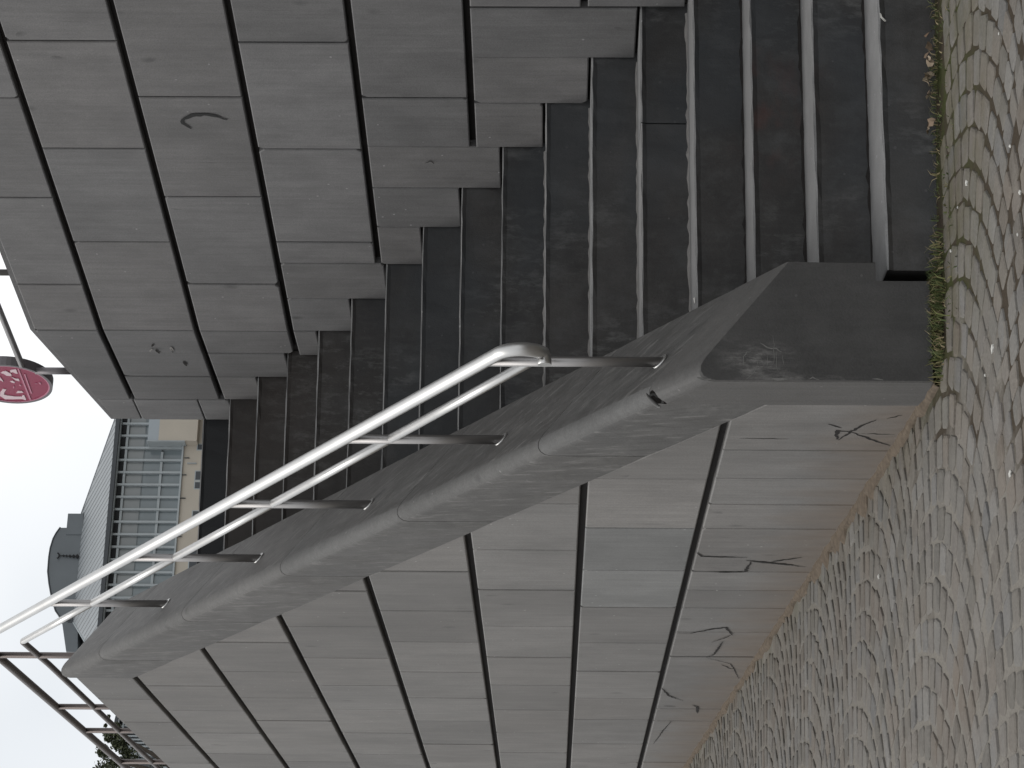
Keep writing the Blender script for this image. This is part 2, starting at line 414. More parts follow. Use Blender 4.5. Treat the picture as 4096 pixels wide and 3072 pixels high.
# ------------------------------------------------------------------ ground
xs = [-400, -100, -30, -6, -3, -1, 0, 1, 2, 3, 4, 6, 30, 100, 400]
ys = [-400, -100, -30, -8, 0, 3, 5, 7, 9, 12, 16, 22, 30, 100, 400]
V = [(x, y, gz(x, y)) for x in xs for y in ys]
Fc = [(i*len(ys)+j, (i+1)*len(ys)+j, (i+1)*len(ys)+j+1, i*len(ys)+j+1) for i in range(len(xs)-1) for j in range(len(ys)-1)]
ground = obj('ground', V, Fc, M['ground']); ground['kind'] = 'structure'
# upper terrace behind the stairs (solid, its top level with the last step)
def terrace():
    top = 17*r-.004
    P = [(2.39, 11.62), (3.262, 11.62), (3.262, 11.9), (3.9, 11.9), (60, -6), (60, 190), (-60, 190), (-60, 60), (2.39, 60)]
    n = len(P)
    v = [(x, y, top) for x, y in P]+[(x, y, -1) for x, y in P]
    f = [list(range(n))]+[(i, (i+1) % n, n+(i+1) % n, n+i) for i in range(n)]
    o = obj('upper_terrace', v, f, M['asphalt']); o['kind'] = 'structure'
terrace()

# ------------------------------------------------------------------ staircase
stairs = thing('staircase', (3.0, 6.8, 0), 'dark stained stone staircase climbing between the two grey stone walls', 'staircase')
def step(k, x0=None, x1=None):
    yf = Y1+(k-1)*g; yb = yf+g+(.10 if k < 17 else .01); zt = k*r; zb = zt-r-.02 if k > 1 else -.12
    rr = random.Random(k*3+(1 if x0 else 0))
    xa = (2.36 if k > 1 else 2.386) if x0 is None else x0
    xe = xr(yf)+.03 if x1 is None else x1; n = max(4, int((xe-xa)/.055))
    c = .004
    prof = [(yf+.010, zb), (yf+.006, zt-.020), (yf, zt-c*1.3), (yf+c, zt), (yb, zt), (yb, zb)]
    v = []; f = []; mi = []
    for i in range(n+1):
        x = xa+(xe-xa)*i/n
        for j, (yy, zz) in enumerate(prof):
            dy = dz = 0
            if j in (1, 2, 3): dy = rr.uniform(-.0022, .0022); dz = rr.uniform(-.0018, .0012)
            # walls are oblique: shear the right end so that it runs into the wall
            xx = x
            if x1 is None and i == n: xx = xr(yy)+.03
            v.append((xx, yy+dy, zz+dz))
    m = len(prof)
    for i in range(n):
        for j in range(m):
            f.append((i*m+j, (i+1)*m+j, (i+1)*m+(j+1) % m, i*m+(j+1) % m)); mi.append(1 if j in (2, 3) else 0)
    f.append(tuple(range(m))); mi.append(0); f.append(tuple(n*m+j for j in range(m))); mi.append(0)
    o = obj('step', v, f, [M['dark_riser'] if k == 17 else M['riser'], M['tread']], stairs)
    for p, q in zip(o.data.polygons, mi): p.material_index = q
    return o
XJ = 3.335
for k in range(1, 18):
    if k == 5:
        step(k, None, XJ-.002); step(k, XJ+.002, None)
    else: step(k)
# crumbled pale bedding mortar where the treads meet the next riser
def mortar(k):
    yf = Y1+k*g; z = k*r; rr = random.Random(k*11)
    x0, x1 = 2.40, xr(yf)-.01; n = 46; v = []; f = []
    on = True
    for i in range(n+1):
        x = x0+(x1-x0)*i/n
        h = (.009 if k < 5 else .005)*rr.random()+.002; d = .003+(.008 if k < 4 or k > 7 else .002)*rr.random()
        if rr.random() < (.22 if k in (4, 5, 6, 7) else .35): h *= .2; d *= .25
        v += [(x, yf+.012, z+h+.002), (x, yf+.005-d, z+h*.5+.001), (x, yf+.002-d, z-.003), (x, yf+.012, z-.003)]
    for i in range(n):
        for j in range(3): f.append((i*4+j, (i+1)*4+j, (i+1)*4+j+1, i*4+j+1))
    obj('mortar_joint', v, f, M['lip'] if k in (4, 5, 6, 7) else M['core'], stairs)
for k in range(1, 17): mortar(k)

# ------------------------------------------------------------------ left stair wall
lw = thing('stair_wall', (2.2, 11.0, 0), 'grey bluestone stair wall on the lower side carrying the sloping rounded coping', 'wall')
G = .0125                                   # half a horizontal groove
zs = [3.375, 3.092, 2.673, 2.254, 1.839, 1.425, 1.017, .604, -.25]
joints = {0: [12.328, 13.053, 13.868], 1: [11.938, 12.672, 13.415, 14.183], 2: [10.805, 11.533, 12.27, 12.977, 13.781],
 3: [9.706, 10.429, 11.16, 11.879, 12.588, 13.373, 14.167], 4: [9.334, 10.083, 10.765, 11.507, 12.228, 12.946, 13.757],
 5: [8.258, 8.961, 9.663, 10.395, 11.114, 11.835, 12.564, 13.322, 14.05], 6: [7.907, 8.606, 9.291, 9.984, 10.752, 11.456, 12.191, 12.86, 13.701],
 7: [7.538, 7.892, 8.247, 8.599, 9.299, 9.638, 9.989, 10.498, 11.07, 11.788, 12.506, 12.88, 13.691]}
YE = 21.0
lfr = ((XO+.006, 0, 0), (0, 1, 0), (-1, 0, 0))
rr = random.Random(5)
for k in range(8):
    ys_ = [11.72 if k == 0 else 6.998]+joints[k]+[joints[k][-1]+.7, joints[k][-1]+1.45, joints[k][-1]+2.15, joints[k][-1]+2.85, joints[k][-1]+3.6, joints[k][-1]+4.3, joints[k][-1]+5.0, YE]
    zt, zb = zs[k]-(G if k else .002), zs[k+1]+(G if k < 7 else 0)
    for a, b in zip(ys_, ys_[1:]):
        if b-a < .05: continue
        ja, jb = [random.Random(int(q_*1000)+k).choice((.0026, .0038, .0048, .0056, .0062)) for q_ in (a, b)]
        P = [(a+ja, zb), (b-jb, zb), (b-jb, zt), (a+ja, zt)]
        if k: # keep below the coping's lower edge: z <= nose(y)+.215
            P = clip(P, -SL, 1, r-Y1*SL+.2035)
        if len(P) < 3 or max(p[1] for p in P)-min(p[1] for p in P) < .02: continue
        mat = M['left']
        if k == 6 and 8.5 < a < 9.5: mat = M['left_cool']
        slab('stone_panel', P, lfr, mat, lw, t=.034, c=.0042, proud=rr.uniform(-.0015, .0015))
# dark bed behind the plates and the solid body of the wall
core = []
def prism_x(P, x0, x1):
    n = len(P); v = [(x0, y, z) for y, z in P]+[(x1, y, z) for y, z in P]
    return v, [list(range(n)), list(range(n, 2*n))]+[(i, (i+1) % n, n+(i+1) % n, n+i) for i in range(n)]
core.append(prism_x([(7.0, -.4), (11.75, -.4), (11.75, 2.8), (11.71, nose(11.7)+.18), (7.0, nose(7.0)+.18)], XO+.034, 2.385))
core.append(prism_x([(11.705, -.4), (YE, -.4), (YE, 3.33), (11.705, 3.33)], XO+.0345, 2.13))
core.append(prism_x([(6.80, -.3), (7.01, -.3), (7.01, .20), (6.80, .20)], XO+.03, 2.33))
v, f = merge(core); obj('wall_core', v, f, M['core'], lw)
# coping stones, cut square across the wall
CS = [(XI, -.2), (XI, .298), (2.116, .538), (2.102, .547), (2.086, .553), (2.070, .5535), (2.056, .546), (2.047, .532), (XO, .512), (XO, .2135), (XO+.05, .2135), (XO+.05, -.2)]
def coping(ya, yb, name='coping_stone', top=None):
    n = 6; m = len(CS); v, f = [], []
    rr = random.Random(int(ya*100))
    for i in range(n+1):
        y = ya+(yb-ya)*i/n; e = (.003 if i in (0, n) else 0)
        for x, d in CS:
            # slightly eased arrises at both ends
            xx = x+(e if x < 2.1 else 0); v.append((xx, y, nose(y)+d-(e if d > .25 else 0)))
    for i in range(n):
        for j in range(m): f.append((i*m+j, i*m+(j+1) % m, (i+1)*m+(j+1) % m, (i+1)*m+j))
    f.append(list(range(m))); f.append([n*m+j for j in range(m)])
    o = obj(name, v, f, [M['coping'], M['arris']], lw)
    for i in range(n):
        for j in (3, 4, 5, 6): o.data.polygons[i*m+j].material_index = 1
    for p in o.data.polygons:
        if abs(p.normal.y) < .9: p.use_smooth = True
    o.data.set_sharp_from_angle(angle=math.radians(28))
    return o
CJ = [7.02, 7.612, 8.507, 9.415, 10.332, 11.241, 11.716]
cops = [coping(a+.0022, b-.0022) for a, b in zip(CJ, CJ[1:])]
# end block with a notch for the first step
def end_block():
    ya, yb = 6.778, 7.0178
    P = [(XO, -.15), (2.345, -.15), (2.345, .20), (XI, .20), (XI, None)]
    TOP = [(XI, .298), (2.116, .538), (2.102, .547), (2.086, .553), (2.070, .5535), (2.056, .546), (2.047, .532), (XO, .512)]
    v, f = [], []
    ring = [(XO, .048), (2.345, .048), (2.345, .20), (XI, .20)]
    m = len(ring)+len(TOP)
    for i, (y, e) in enumerate(((ya, .004), (ya+.004, 0), (yb-.003, 0), (yb, .003))):
        for x, z in ring: v.append((x+(e if x < 2.1 else -e if x > 2.4 else 0), y, z))
        for x, d in TOP: v.append((x+(e if x < 2.1 else 0), y, nose(y)+d-e))
    for i in range(3):
        for j in range(m): f.append((i*m+j, i*m+(j+1) % m, (i+1)*m+(j+1) % m, (i+1)*m+j))
    f.append(list(range(m))); f.append([3*m+j for j in range(m)])
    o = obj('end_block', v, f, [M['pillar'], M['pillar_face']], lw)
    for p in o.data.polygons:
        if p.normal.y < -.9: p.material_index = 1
        elif abs(p.normal.y) < .9: p.use_smooth = True
    o.data.set_sharp_from_angle(angle=math.radians(28))
    return o
eb = end_block()
# a piece knocked out of the coping at the first joint
def bite(o, c, rad):
    bm = bmesh.new(); bmesh.ops.create_icosphere(bm, subdivisions=3, radius=1)
    q = random.Random(3)
    for vv in bm.verts: vv.co = Vector(c)+Vector((vv.co.x*rad[0], vv.co.y*rad[1], vv.co.z*rad[2]))*q.uniform(.93, 1.07)
    me = D.meshes.new('cutter'); bm.to_mesh(me); bm.free(); me.materials.append(M['core'])
    cu = D.objects.new('cutter', me); col.objects.link(cu)
    md = o.modifiers.new('b', 'BOOLEAN'); md.object = cu; md.operation = 'DIFFERENCE'; md.solver = 'EXACT'; md.material_mode = 'TRANSFER'
    bpy.context.view_layer.update()
    new = D.meshes.new_from_object(o.evaluated_get(bpy.context.evaluated_depsgraph_get()))
    o.modifiers.clear(); o.data = new; D.objects.remove(cu)
rim = []
for t in range(-10, 191, 20):
    a = math.radians(t); rim.append((2.0555-.002+.030*math.cos(a)*.68, 7.004+.019*math.sin(a)+.004, nose(7.008)+.5475+.030*math.cos(a)*.68))
hv, hf = tube_geo(rim, [.0015+.0042*math.sin(math.radians((t+10)*.9)) for t in range(-10, 191, 20)], 7)
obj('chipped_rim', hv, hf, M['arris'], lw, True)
for o in (cops[0], eb): bite(o, (2.048, 7.006, nose(7.006)+.548), (.036, .021, .038))
# cracks in the bottom course
def crack(pts, wd, parent, fr=lfr, name='crack', mat=None, d=.0026, seed=1):
    rr = random.Random(seed); pts = [Vector((a, b)) for a, b in pts]
    fine = []
    for p, q in zip(pts, pts[1:]):
        n = max(2, int((q-p).length/.012))
        for i in range(n): fine.append(p.lerp(q, i/n)+Vector((rr.uniform(-1, 1), rr.uniform(-1, 1)))*.0032*(i > 0))
    fine.append(pts[-1]); o, a, nr = fr; v, f = [], []
    for i, p in enumerate(fine):
        t = (fine[min(i+1, len(fine)-1)]-fine[max(0, i-1)]).normalized(); nn = Vector((-t.y, t.x))
        k = i/(len(fine)-1); ww = wd*(.25+.75*math.sin(math.pi*min(max(k, .04), .96)))*rr.uniform(.7, 1.2)/2
        for sgn in (1, -1):
            q = p+nn*ww*sgn; v.append(Vector(o)+Vector(a)*q.x+Vector((0, 0, q.y))+Vector(nr)*d)
    for i in range(len(fine)-1): f.append((2*i, 2*i+1, 2*i+3, 2*i+2))
    n = len(v); v += [p-Vector(nr)*.004 for p in v]
    f += [tuple(i+n for i in q) for q in f]
    return obj(name, v, f, mat or M['crack'], parent)
C1 = [([(7.231, .296), (7.272, .252)], .008), ([(7.408, .247), (7.319, .221), (7.241, .193), (7.181, .159)], .011), ([(7.319, .221), (7.30, .262), (7.40, .252)], .016),
 ([(7.167, .129), (7.129, .088)], .006), ([(7.319, .217), (7.388, .157), (7.473, .08)], .010), ([(7.333, .187), (7.343, .083)], .005), ([(7.398, .55), (7.398, .40)], .005),
 ([(8.972, .592), (9.035, .569), (9.045, .471), (9.05, .40)], .014), ([(9.290, .592), (9.305, .454), (9.292, .39), (9.12, .38)], .016), ([(9.10, .40), (9.13, .33), (9.17, .22)], .022), ([(9.12, .31), (9.04, .20)], .012), ([(9.15, .29), (9.2, .17)], .010),
 ([(10.509, .592), (10.524, .534), (10.418, .442), (10.383, .389), (10.551, .348)], .014), ([(10.53, .352), (10.62, .38), (10.72, .43)], .006), ([(10.70, .38), (11.0, .40), (11.07, .43)], .012), ([(11.08, .428), (11.229, .307), (11.608, .245)], .006), ([(11.25, .35), (11.35, .30), (11.36, .25)], .008),
 ([(11.899, .592), (12.117, .545), (12.25, .471)], .009), ([(12.38, .42), (12.43, .39), (12.62, .38)], .016), ([(12.41, .56), (12.43, .50)], .010), ([(12.88, .50), (13.2, .53), (13.66, .56)], .007)]
for i, (p, wd) in enumerate(C1): crack(p, wd*.95, lw, seed=i)

pfr = ((0, 6.778, 0), (1, 0, 0), (0, -1, 0))
LIME = [([(2.089, .584), (2.116, .583), (2.130, .573), (2.134, .560)], .0028), ([(2.157, .534), (2.143, .514), (2.141, .489), (2.130, .473)], .0042),
 ([(2.179, .498), (2.140, .497), (2.095, .498)], .0020), ([(2.045, .580), (2.065, .557), (2.084, .546), (2.105, .544)], .0018), ([(2.053, .715), (2.049, .70), (2.049, .675)], .006),
 ([(2.050, .506), (2.049, .488), (2.050, .459)], .008), ([(2.05, .40), (2.056, .388), (2.048, .37)], .004), ([(2.052, .22), (2.049, .19)], .006), ([(2.135, .487), (2.10, .489), (2.075, .487)], .0018), ([(2.128, .470), (2.09, .468)], .0018), ([(2.12, .515), (2.085, .517)], .0016)]
for i, (p, wd) in enumerate(LIME): crack(p, wd, lw, pfr, 'lime_run', M['lime'], d=.0014, seed=300+i)
# ------------------------------------------------------------------ right wall
rw = thing('side_wall', (3.6, 9.0, 0), 'tall dark grey bluestone wall on the upper side of the steps, joints stepping with the treads', 'wall')
WR = math.atan(.179); cw, sw = math.cos(WR), math.sin(WR)
PB = (3.335, 10.352, 0)                                    # where the wall bends
nfr = (PB, (sw, -cw, 0), (-cw, -sw, 0))                    # s runs towards the street
W2 = .055
ffr = (PB, (-math.sin(W2), math.cos(W2), 0), (-math.cos(W2), -math.sin(W2), 0))
def S(y): return (PB[1]-y)/cw
gzs = dict(top=3.383, e=3.095, d=2.674, c=2.265, b=1.846, a=1.431, l=1.02)
rr = random.Random(9)
def npanel(ya, yb, z0, z1, fr=nfr, top=None):
    s0, s1 = (S(ya), S(yb)) if fr is nfr else (ya-PB[1], yb-PB[1])
    lo, hi = min(s0, s1)+.0036, max(s0, s1)-.0036
    P = [(lo, z0), (hi, z0), (hi, z1), (lo, z1)]
    if top: P = [(lo, z0), (hi, z0), (hi, top(hi)), (lo, top(lo))]
    slab('stone_panel', P, fr, M['right'], rw, t=.034, c=.0042, proud=rr.uniform(-.0015, .0015))
def row(ys_, z0, z1):
    for a, b in zip(ys_, ys_[1:]): npanel(a, b, z0+G, z1-G)
row([10.352, 9.948, 9.253, 8.549, 7.85, 7.15, 6.45, 5.75], 3.095, 3.383+G)
row([10.352, 9.593, 8.891, 8.186, 7.48, 6.78, 6.08, 5.6], 2.674, 3.095)
row([10.352, 9.939, 9.241, 8.54, 7.84, 7.14, 6.44, 5.6], 2.265, 2.674)
row([9.76, 9.588, 8.89, 8.191, 7.49, 6.79, 6.09, 5.6], 1.846, 2.265)
row([8.873, 8.541, 7.84, 7.14, 6.44, 5.6], 1.431, 1.846)
row([7.974, 7.3, 6.6, 5.6], 1.02, 1.431); row([7.69, 6.95, 6.2, 5.6], .604, 1.02); row([7.39, 6.6, 5.6], .19, .604); row([6.78, 5.6], -.25, .19)
def nl(k): return Y1+(k-1)*g
for k, zt in ((5, 1.431), (6, 1.431), (7, 1.431), (8, 1.846), (9, 1.846), (10, 1.846), (11, 2.265), (12, 2.265)):
    b = nl(k+1)-.004 if k < 12 else 10.352
    npanel(nl(k)-.010, b, k*r+.010, zt-G)
npanel(nl(4), nl(5)-.012, 4*r+.010, 1.02-G)
topf = lambda s: 3.383-.1325*s
npanel(10.352, 11.25, 3.095+G, 0, ffr, topf); npanel(11.25, 11.54, 3.095+.002, 0, ffr, topf)
npanel(10.352, 10.935, 2.674+G, 3.095-G, ffr); npanel(10.935, 11.25, 2.674+G, 3.095-G, ffr); npanel(11.25, 11.54, 2.79+.002, 3.095-.003, ffr)
npanel(10.352, 10.626, 2.265+G, 2.674-G, ffr); npanel(10.352, nl(14)-.012, 13*r+.010, 2.265-G, ffr)
npanel(10.626, 10.935, 14*r+.010, 2.674-G, ffr); npanel(10.935, 11.25, 15*r+.008, 2.674-G, ffr); npanel(11.25, 11.54, 16*r+.006, 2.79-.002, ffr)
def rcore():
    A = [(xr(5.6)+.034, 5.6), (3.335+.036, 10.352), (xr(11.54)+.034, 11.536), (xr(11.54)+.36, 11.536), (3.335+.38, 10.352), (xr(5.6)+.36, 5.6)]
    zt = [3.36, 3.36, 3.20, 3.20, 3.36, 3.36]; n = 6
    v = [(x, y, -.4) for x, y in A]+[(x, y, z) for (x, y), z in zip(A, zt)]
    f = [(0, 1, 4, 5), (1, 2, 3, 4), (n, n+1, n+4, n+5), (n+1, n+2, n+3, n+4)]+[(i, (i+1) % n, n+(i+1) % n, n+i) for i in range(n)]
    obj('wall_core', v, f, M['core'], rw)
rcore()
# flat cap along the top and the returned far end
capv = []
A = [(xr(5.6)-.002, 5.6, 3.3836), (3.3335, 10.352, 3.3836), (xr(11.54)-.002, 11.545, 3.2256)]
Bk = [(xr(5.6)+.40, 5.6, 3.3836), (3.335+.40, 10.352, 3.3836), (xr(11.54)+.40, 11.545, 3.2256)]
v = A+Bk+[(x, y, z-.022) for x, y, z in A]+[(x, y, z-.022) for x, y, z in Bk]
v = [(x+.006, y, z+.02) for x, y, z in v]
f = [(0, 1, 4, 3), (1, 2, 5, 4), (6, 7, 10, 9), (7, 8, 11, 10), (0, 1, 7, 6), (1, 2, 8, 7), (3, 4, 10, 9), (4, 5, 11, 10), (2, 5, 11, 8), (0, 3, 9, 6)]
obj('wall_cap', v, f, M['right'], rw)
# hooked black scrape on a slab, and a scrap of peeled mortar
def on_near(ps): return [(S(y), z) for y, z in ps]
crack(on_near([(8.683, 2.348), (8.660, 2.388), (8.648, 2.433), (8.656, 2.480), (8.677, 2.509), (8.698, 2.521), (8.719, 2.512), (8.745, 2.492)]), .021, rw, nfr, 'scrape_mark', M['chalk'], seed=41)
crack(on_near([(8.98, 1.62), (8.965, 1.60), (8.985, 1.585)]), .006, rw, nfr, 'scrape_mark', M['crack'], seed=42)
for i in range(14):
    q = random.Random(60+i); yy = q.uniform(10.40, 10.75); zz = q.uniform(2.74, 3.0)
    if i < 6: crack([(yy-PB[1], zz), (yy-PB[1]+q.uniform(.02, .06), zz+q.uniform(-.015, .015))], q.uniform(.010, .022), rw, ffr, 'chip', M['crack'] if i < 4 else M['lip'], seed=70+i)

# ------------------------------------------------------------------ handrail on the coping
XR = 2.20
rail = thing('handrail', (XR, 9.4, 1.5), 'brushed steel double handrail on the sloping coping, turning level at the top', 'handrail')
TO, LO = .990, .826
def rz(y, o): return nose(y)+o
ytop = 6.7978+(3.815-r-TO)/SL; ylow = 6.7978+(3.608-r-.775)/SL
end = []
for t in range(0, 9):                                        # down-turned end of the top rail
    a = t/8*math.radians(150)
    end.append((a))
R0 = .075
ys0 = 7.03; p0 = Vector((XR, ys0, rz(ys0, TO))); dirv = Vector((0, -1, -SL)).normalized()
pts = []; cur = p0.copy(); d = dirv.copy(); turn = math.radians(122); nst = 12
for i in range(nst):
    pts.append(cur.copy()); cur = cur+d*(R0*turn/nst)
    # rotate the heading about X (towards down, then back under the rail)
    ang = turn/nst; d = Matrix.Rotation(ang, 3, 'X') @ d
pts.append(cur.copy())
pts.append(cur+d*.008+Vector((-.008, 0, 0))); pts.append(cur+d*.012+Vector((-.024, 0, 0))); pts.append(cur+d*.012+Vector((-.034, 0, 0)))
pts.reverse()
main = [(XR, y, rz(y, TO)) for y in np.linspace(7.05, ytop-.06, 24)]
bend = [(XR, ytop-.02, 3.815-.024), (XR, ytop+.03, 3.815-.006), (XR, ytop+.08, 3.815)]
level = [(XR, y, 3.815) for y in (12.2, 13, 15, YE)]
tube('top_rail', pts+main+bend, .0205, M['steel'], rail, 16)
tube('top_rail', [bend[-1]]+level, .0204, M['steel_brown'], rail, 16)
posts = [7.121, 7.952+.035, 8.90, 9.79, 10.70, 11.50]
posts = [7.105, 7.985, 8.888, 9.795, 10.71]
def cop_top(x, y): return nose(y)+.298+(XI-x)*(.538-.298)/(XI-2.116)
for i, y in enumerate(posts):
    zb = cop_top(XR, y)
    po = tube('post', [(XR, y, zb-.03), (XR, y, rz(y, TO)-.012)], .0155, M['steel_dull'], rail)
    # collar lying on the sloping stone
    nrm = Vector(((.538-.298)/(XI-2.116), -SL, 1)).normalized()
    c = Vector((XR, y, zb)); tube('base_collar', [c-nrm*.002, c+nrm*.005], .027, M['steel'], po)
def lo_off(y): return .838-(y-7.96)*.0165
for a, b in zip(posts, posts[1:]+[ylow]):
    ya, yb = a+.012, b-.012
    if b == ylow: ya, yb = a+.012, ylow
    tube('lower_rail', [(XR, ya, rz(ya, lo_off(ya))), (XR, yb, rz(yb, lo_off(yb)))], .0152, M['steel'], rail)
zl = rz(ylow, lo_off(ylow))
tube('lower_rail', [(XR, ylow-.004, zl-.002), (XR, ylow+.03, zl+.006), (XR, 12.2, 3.607), (XR, 14, 3.61), (XR, YE, 3.615)], .0152, M['steel_brown'], rail)
for y in (11.97, 13.50, 14.34, 15.6, 16.8):
    po = tube('post', [(XR, y, 2.80), (XR, y, 3.805)], .0155, M['steel_brown'], rail)
    tube('base_collar', [(XR, y, 2.803), (XR, y, 2.811)], .027, M['steel'], po)
# plain cap stones on the level wall behind the coping
for a, b in ((11.722, 13.1), (13.104, 14.5), (14.504, 15.9), (15.904, 17.3), (17.304, 18.7), (18.704, YE)):
    box('cap_stone', XO+.010, 2.135, a, b, 3.332, 3.377, M['coping'], lw)

# ------------------------------------------------------------------ railing and sign on the right wall
rt = thing('wall_railing', (3.49, 10.035, 3.38), 'thin steel railing on top of the tall right wall, running to the round sign', 'railing')
av = Vector((sw, -cw, 0)); pr = Vector((3.492, 10.036, 0))
tube('post', [pr+Vector((0, 0, 3.39)), pr+Vector((0, 0, 3.90))], .014, M['steel_dull'], rt)
for k in (1, 2, 3): tube('post', [pr+av*.95*k+Vector((0, 0, 3.39)), pr+av*.95*k+Vector((0, 0, 3.90))], .014, M['steel_dull'], rt)
tube('lower_rail', [pr-av*.86+Vector((0, 0, 3.548)), pr+av*4+Vector((0, 0, 3.548))], .0145, M['steel_dull'], rt)
tube('top_rail', [pr-av*.86+Vector((0, 0, 3.90)), pr+av*4+Vector((0, 0, 3.90))], .018, M['steel_dull'], rt)
sg = thing('round_sign', (3.335, 10.957, 3.32), 'round maroon sign with white symbols on a grey post', 'sign')
tube('post', [(3.335, 10.957, 3.30), (3.335, 10.957, 3.50)], .0165, M['sign_rim'], sg)
SC = Vector((3.306, 11.071, 3.642)); nS = Vector((-cw, -sw, 0)); aS = Vector((sw, -cw, 0)); uZ = Vector((0, 0, 1))
def disc(name, rad0, rad1, d0, d1, mat, n=56):
    v = []; f = []
    for rad, d in ((rad0, d0), (rad1, d0), (rad1, d1), (rad0, d1)):
        for i in range(n):
            a = 2*math.pi*i/n; v.append(SC+(aS*math.cos(a)+uZ*math.sin(a))*rad+nS*d)
    for k in range(4):
        for i in range(n): f.append((k*n+i, k*n+(i+1) % n, ((k+1) % 4)*n+(i+1) % n, ((k+1) % 4)*n+i))
    return obj(name, v, f, mat, sg)
disc('rim', .186, .199, -.042, .004, M['sign_rim'])
disc('rim_line', .180, .1862, -.01, .003, M['sign_pink'])
face = disc('face', .0005, .1802, -.03, .0, M['sign_red']); disc('back', .0005, .186, -.042, -.031, M['sign_rim'])
def glyph(name, P, mat, t=.003):
    n = len(P); v = [SC+aS*a+uZ*z+nS*t for a, z in P]+[SC+aS*a+uZ*z-nS*.001 for a, z in P]
    obj(name, v, [list(range(n)), list(range(n, 2*n))[::-1]]+[(i, (i+1) % n, n+(i+1) % n, n+i) for i in range(n)], mat, face)
GLY = {
'stem' : [(-0.1224, 0.067), (-0.1346, 0.0584), (-0.1551, 0.0494), (-0.1555, 0.0181), (-0.1534, -0.0154), (-0.154, -0.0356), (-0.1660, -0.0436), (-0.1538, -0.05), (-0.1128, -0.0488), (-0.1129, -0.0415), (-0.1273, -0.0351), (-0.1277, -0.0056), (-0.1178, 0.0293), (-0.1078, 0.0449), (-0.0812, 0.0388), (-0.0526, 0.0232), (-0.0487, 0.0389), (-0.0855, 0.058)],
'blob1' : [(0.1156, 0.0178), (0.1316, 0.0012), (0.1357, -0.0104), (0.1083, -0.0286), (0.0845, -0.0277), (0.0862, -0.0063), (0.1079, 0.0058)],
'blob2' : [(0.1438, -0.0318), (0.1519, -0.055), (0.152, -0.0604), (0.1086, -0.0603), (0.1105, -0.0508), (0.1242, -0.0407), (0.1201, -0.0291)],
'blob3' : [(0.0765, -0.0226), (0.0647, -0.0348), (0.0568, -0.0442), (0.057, -0.0551), (0.033, -0.0542), (0.0408, -0.0375), (0.0567, -0.0315)],
'blob4' : [(0.0284, -0.0097), (0.0366, -0.0222), (0.0247, -0.0308), (0.0126, -0.0267), (0.0185, -0.0151)],
'arc' : [(-0.0907, -0.0163), (-0.0682, -0.0279), (-0.07, -0.0458), (-0.0862, -0.0501)],
'dash1' : [(-0.04, -0.0094), (-0.0197, -0.0169), (-0.0237, -0.0198), (-0.042, -0.0127)],
'dash2' : [(-0.0113, -0.0441), (0.0008, -0.05), (-0.0072, -0.054), (-0.0214, -0.0477)],
'blob5' : [(0.0759, 0.0283), (0.044, 0.0236), (0.0241, 0.022), (0.036, 0.0288), (0.0399, 0.0353)],
'line1' : [(0.16, -0.0685), (0.16, -0.0746), (-0.1597, -0.0730), (-0.1598, -0.0645)],
'line2' : [(0.105, -0.0885), (0.1051, -0.094), (-0.0939, -0.0895), (-0.094, -0.0830)],
'mark1' : [(0.018, -0.1397), (0.0221, -0.1486), (-0.002, -0.1479), (0.0039, -0.1417)],
'mark2' : [(0.0117, -0.1212), (0.009, -0.1317), (0.0058, -0.1311), (0.0077, -0.1205)]}
for k, P in GLY.items():
    glyph('rule_line' if k[:4] == 'line' else 'symbol', ccw(P), M['sign_pink' if k[:4] in ('line', 'mark', 'dash') else 'sign_white'])

# ------------------------------------------------------------------ building beyond the terrace
TH = math.radians(9.3); eF = Vector((math.cos(TH), math.sin(TH), 0)); nF = Vector((math.sin(TH), -math.cos(TH), 0))
P0 = Vector((37.2, 143.34, 0)); ffb = (P0, eF, nF)
bl = thing('long_building', P0+eF*-6+Vector((0, 0, 2.8)), 'long pale building with a glazed upper storey and grey metal hipped roof', 'building')
def bbox(name, u0, u1, z0, z1, d0, d1, mat, par=None):
    v, f = obox(ffb, u0, u1, z0, z1, d0, d1); return obj(name, v, f, mat, par or bl)
UL, UR = -11.2, 15
bbox('facade_wall', UL, UR, 2.7, 23.02, -9, .25, M['beige'])
bbox('sill_band', UL, UR, 23.02, 23.12, -.2, .38, M['mullion'])
bbox('window_recess', UL+.5, UR-.5, 23.12, 27.0, -9, -.35, M['void'])
U0 = .12; SP = .795
mull = None; pane = None
def inst(src, du):
    o = src.copy(); col.objects.link(o); o.parent = src.parent; o.location = src.location+eF*du; return o
bbox('transom', UL, 1.5, 24.26, 24.40, -.3, .06, M['mullion'])
bbox('transom', UL, UR, 25.42, 25.46, -.3, -.02, M['mullion_dark'])
bbox('frieze', UL, UR, 26.42, 26.56, -.3, .10, M['mullion'])
mullA = bbox('mullion', U0-.065, U0+.065, 23.12, 26.9, -.3, .16, M['mullion'])
jamb = bbox('mullion_reveal', U0+.0655, U0+.13, 23.12, 26.42, -.3, .05, M['mullion_dark'])
paneA = bbox('window_pane', U0+.13, U0+SP-.065, 24.40, 25.42, -.30, -.06, M['pane'])
paneC = bbox('window_pane', U0+.13, U0+SP-.065, 25.46, 26.42, -.30, -.06, M['pane2'])
paneB = bbox('window_pane', U0+.13, U0+SP-.065, 23.12, 24.26, -.30, -.06, M['pane'])
slot = bbox('vent_slot', U0+.14, U0+SP-.14, 26.565, 26.86, -.30, .11, M['void'])
for k in range(-14, 19):
    if k == 0: continue
    for s_ in (mullA, jamb, paneA, paneB, paneC, slot): inst(s_, SP*k)
bbox('cornice', UL, UR, 26.86, 26.93, -.3, .40, M['mullion'])
bbox('gutter', UL, UR, 26.93, 27.17, -.6, .62, M['gutter'])
